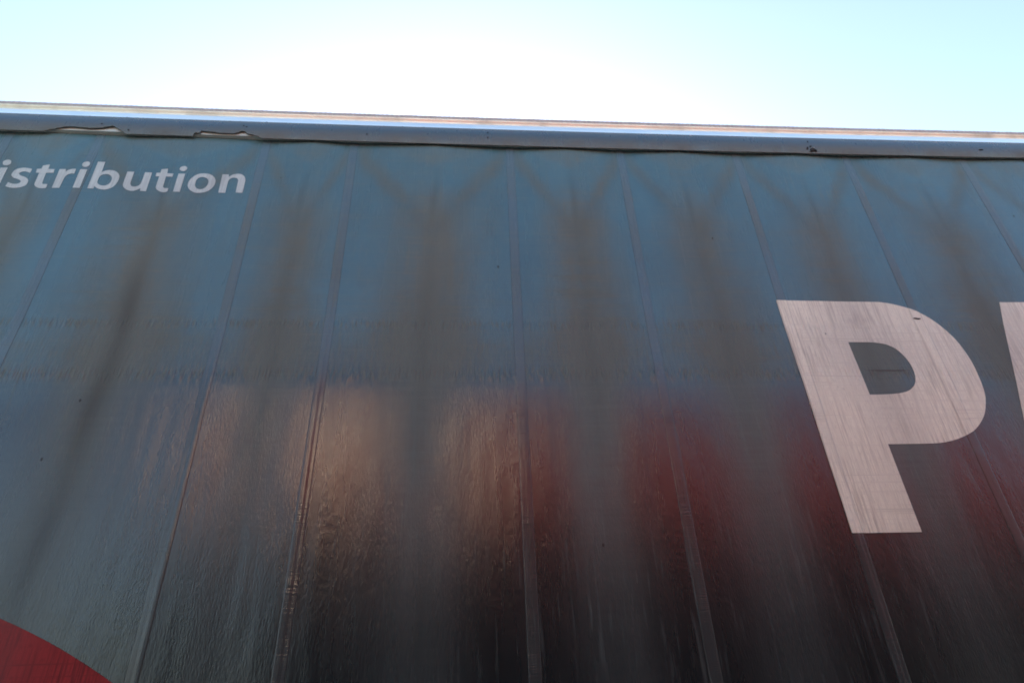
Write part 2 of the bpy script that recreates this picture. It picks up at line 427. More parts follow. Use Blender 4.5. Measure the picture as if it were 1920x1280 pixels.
# ------------------------------------------------------------------ trailer shared parts
def trailer_body(root, x0, x1, doors_at_left):
    """roof, far side, ends and running gear; the near side faces local -Y at y = 0, the body is 2.55 m wide"""
    W = 2.55
    box("roof", x0, x1, 0.0, W, 4.118, 4.146, M_ROOF, root)
    box("far_curtain", x0 + 0.1, x1 - 0.1, W - 0.03, W, 1.18, 4.116, M_NCURT or M_CURT, root)
    box("load_floor", x0, x1, 0.02, W - 0.035, 1.05, 1.17, M_STEEL, root)
    box("floor_rail", x0, x1, -0.035, 0.018, 1.05, 1.177, M_ALU2, root)
    xb, xd = (x1, x0) if doors_at_left else (x0, x1)
    sg = 1 if doors_at_left else -1
    box("bulkhead", xb - 0.04, xb + 0.04, 0.03, W - 0.035, 1.18, 4.116, M_DOOR, root)
    for a, b in ((0.03, W / 2 - 0.005), (W / 2 + 0.005, W - 0.035)):
        dr = box("rear_door", xd - 0.03, xd + 0.03, a, b, 1.18, 4.10, M_DOOR, root)
        yb = (a + b) / 2
        bm = bmesh.new()
        xx = xd - sg * 0.055
        for q in (-0.3, 0.3):
            bm_box(bm, xx - 0.018, xx + 0.018, yb + q - 0.018, yb + q + 0.018, 1.12, 4.08)
        from_bm("locking_bar", bm, M_ALU2, dr)
    bm = bmesh.new()
    for y in (0.78, 1.62):
        bm_box(bm, x0 + 0.3, x1 - 0.3, y, y + 0.14, 0.70, 1.05)
    for x in np.linspace(x0 + 0.6, x1 - 0.6, 9):
        bm_box(bm, x - 0.04, x + 0.04, 0.05, 0.78, 0.93, 1.05)
        bm_box(bm, x - 0.04, x + 0.04, 1.76, 2.5, 0.93, 1.05)
    from_bm("chassis", bm, M_STEEL, root)
    wx = [xd + sg * q for q in (1.9, 3.2, 4.5)]
    for x in wx:
        box("axle", x - 0.06, x + 0.06, 0.45, W - 0.45, 0.45, 0.57, M_STEEL, root)
        for y, f in ((0.24, -1), (W - 0.24, 1)):
            wh = lathe_y("wheel", [(0.10, -0.19), (0.15, -0.19), (0.15, 0.19), (0.10, 0.19)], M_STEEL, root, 24)
            wh.location = (x, y, 0.51)
            lathe_y("tyre", [(0.30, -0.17), (0.40, -0.19), (0.47, -0.185), (0.505, -0.15), (0.51, -0.08), (0.51, 0.08), (0.505, 0.15), (0.47, 0.185), (0.40, 0.19), (0.30, 0.17)], M_RUBBER, wh, 40)
            lathe_y("rim", [(0.12, f * 0.08), (0.20, f * 0.09), (0.26, f * 0.15), (0.298, f * 0.172)], M_RIM, wh, 32)
        for y in (0.24, W - 0.24):
            bmg = bmesh.new()
            for k in range(9):
                a0, a1 = R(15 + k * 150 / 9), R(15 + (k + 1) * 150 / 9)
                bm_v = []
                for aa in (a0, a1):
                    for rr in (0.60, 0.612):
                        for yy in (y - 0.2, y + 0.2):
                            bm_v.append(bmg.verts.new((x + rr * math.cos(aa), yy, 0.44 + rr * math.sin(aa))))
                for f4 in ((0, 1, 3, 2), (4, 6, 7, 5), (0, 4, 5, 1), (2, 3, 7, 6), (0, 2, 6, 4), (1, 5, 7, 3)):
                    bmg.faces.new([bm_v[q] for q in f4])
            from_bm("mudguard", bmg, M_RUBBER, root)
    lx = xb - sg * 2.6
    for y in (0.5, W - 0.5):
        bm = bmesh.new()
        bm_box(bm, lx - 0.06, lx + 0.06, y - 0.06, y + 0.06, 0.45, 1.05)
        bm_box(bm, lx - 0.045, lx + 0.045, y - 0.045, y + 0.045, 0.05, 0.45)
        bm_box(bm, lx - 0.15, lx + 0.15, y - 0.13, y + 0.13, 0.0, 0.05)
        from_bm("landing_leg", bm, M_STEEL, root, bevel=0.006)

# ------------------------------------------------------------------ the photographed trailer
trailer = empty("curtainsider_trailer")
tag(trailer, "dark curtain-sided trailer with white letters and a torn blue top flap, seen from below", "trailer")
trailer_body(trailer, X_END0 - 0.1, X_END1 + 0.1, True)

xs = np.unique(np.round(np.concatenate([np.arange(X_END0, -2.8, 0.04), np.arange(-2.8, 3.6, 0.008), np.arange(3.6, X_END1 + 0.01, 0.04), [X_END1]]), 4))
zs = np.unique(np.round(np.concatenate([np.arange(BOT_Z, 1.55, 0.02), np.arange(1.55, TOP_Z, 0.009), [SEAM_LO - 0.0005, SEAM_LO + 0.0005, TOP_Z]]), 4))
zs = zs[np.concatenate([[True], np.diff(zs) > 0.0004])]
XX, ZZ = np.meshgrid(xs, zs)
YY = surf(XX, ZZ)
front = np.stack([XX, YY, ZZ], -1)
# top hem turns back over its rope
hem = front[-1:].copy(); hem[..., 1] += 0.006; hem[..., 2] += 0.003
hem2 = front[-1:].copy(); hem2[..., 1] += 0.012; hem2[..., 2] -= 0.012
P = np.concatenate([front, hem, hem2])
mk = {k: np.concatenate([v, v[-1:], v[-1:]]) for k, v in masks(XX, ZZ).items()}
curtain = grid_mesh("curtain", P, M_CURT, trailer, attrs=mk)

STRAP_T = 0.0016
def make_strap(x):
    z = np.unique(np.concatenate([np.arange(BOT_Z + 0.01, TOP_Z - 0.01, 0.012), [SEAM_LO - 0.0005, SEAM_LO + 0.0005]]))
    z = z[np.concatenate([[True], np.diff(z) > 0.0004])]
    prof = [(q, -STRAP_T * (1 - 1.2 * q * q)) for q in (-0.455, -0.36, -0.24, -0.12, 0.0, 0.12, 0.24, 0.36, 0.455)]
    prof = [(-0.5, 0.0006), (-0.485, -0.0007)] + prof + [(0.485, -0.0007), (0.5, 0.0006)]
    xo = np.array([p[0] for p in prof]) * STRAP_W
    yo = np.array([p[1] for p in prof])
    X_ = x + xo[None, :] + 0 * z[:, None]
    Z_ = z[:, None] + 0 * X_
    Y_ = surf(X_, Z_) + yo[None, :]
    mk = masks(X_, Z_)
    nz_ = 0.5 + 0.5 * np.sin(7.3 * Z_ + 5 * x) * np.sin(2.9 * Z_ + 3 * x)
    mk["dust"] = 0.13 + 0.03 * sstep(2.6, 3.0, Z_) + 0.32 * nz_ * sstep(3.9, 3.6, Z_) * sstep(2.6, 3.1, Z_)
    mk["grime"] = 0 * Z_ + 0.45 * (abs(xo)[None, :] > 0.483 * STRAP_W) * sstep(3.9, 3.6, Z_)
    mk["crinkle"] = 0.1 + 0 * Z_
    mk["pucker"] = 0.15 * mk["pucker"]
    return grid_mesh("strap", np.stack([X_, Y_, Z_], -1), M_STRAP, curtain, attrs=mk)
for x in STRAPS:
    make_strap(float(x))

# ---- print: outlines in metres on the curtain (x, z), measured on the vinyl
def print_mesh(name, loops, mat, off=0.0013, step=0.02):
    bm = bmesh.new()
    for lp in loops:
        vs_ = [bm.verts.new((p[0], 0, p[1])) for p in lp]
        for a, b in zip(vs_, vs_[1:] + vs_[:1]):
            bm.edges.new((a, b))
    bmesh.ops.triangle_fill(bm, use_beauty=True, use_dissolve=False, edges=bm.edges[:], normal=(0, -1, 0))
    allp = np.array([p for lp in loops for p in lp])
    (ax, az), (bx, bz) = allp.min(0), allp.max(0)
    cuts_x = list(np.arange(math.floor(ax / step) * step + step, bx, step))
    for sx in STRAPS:
        for e in (-0.66, -0.58, -0.5, -0.42, 0.0, 0.42, 0.5, 0.58, 0.66):
            cuts_x.append(sx + e * STRAP_W)
    cuts_z = list(np.arange(math.floor(az / step) * step + step, bz, step)) + [SEAM_LO - 0.0005, SEAM_LO + 0.0005]
    for c in cuts_x:
        if ax < c < bx:
            bmesh.ops.bisect_plane(bm, geom=bm.verts[:] + bm.edges[:] + bm.faces[:], plane_co=(c, 0, 0), plane_no=(1, 0, 0), dist=1e-6)
    for c in cuts_z:
        if az < c < bz:
            bmesh.ops.bisect_plane(bm, geom=bm.verts[:] + bm.edges[:] + bm.faces[:], plane_co=(0, 0, c), plane_no=(0, 0, 1), dist=1e-6)
    co = np.array([v.co[:] for v in bm.verts])
    x, z = co[:, 0], co[:, 2]
    ds = np.min(abs(x[:, None] - STRAPS[None, :]), 1) / STRAP_W
    rise = np.interp(ds, [0, 0.42, 0.50, 0.58, 0.66], [STRAP_T, STRAP_T, 0.0015, 0.0006, 0.0])
    y = surf(x, z) - rise - off
    for v, yy in zip(bm.verts, y):
        v.co.y = float(yy)
    for f in bm.faces:
        f.normal_update()
        if f.normal.y > 0: f.normal_flip()
        f.smooth = True
    me = bpy.data.meshes.new(name)
    bm.to_mesh(me); bm.free()
    mk = masks(x, z)
    mk["dust"] = mk["dust"] * (ds > 0.52) - 0.05 + 0.9 * np.exp(-((x - 1.655) / 0.045) ** 2 - ((z - 2.965) / 0.010) ** 2) + 0.5 * np.exp(-((x - 1.66) / 0.014) ** 2 - ((z - 2.98) / 0.05) ** 2)
    mk["grime"] = mk["grime"] * 0.6 + 0.55 * np.exp(-((ds - 0.53) / 0.06) ** 2)
    for k, a in mk.items():
        at = me.attributes.new(k, 'FLOAT', 'POINT')
        at.data.foreach_set("value", np.clip(a, 0, 1).astype(np.float32))
    return link(name, me, mat, curtain)

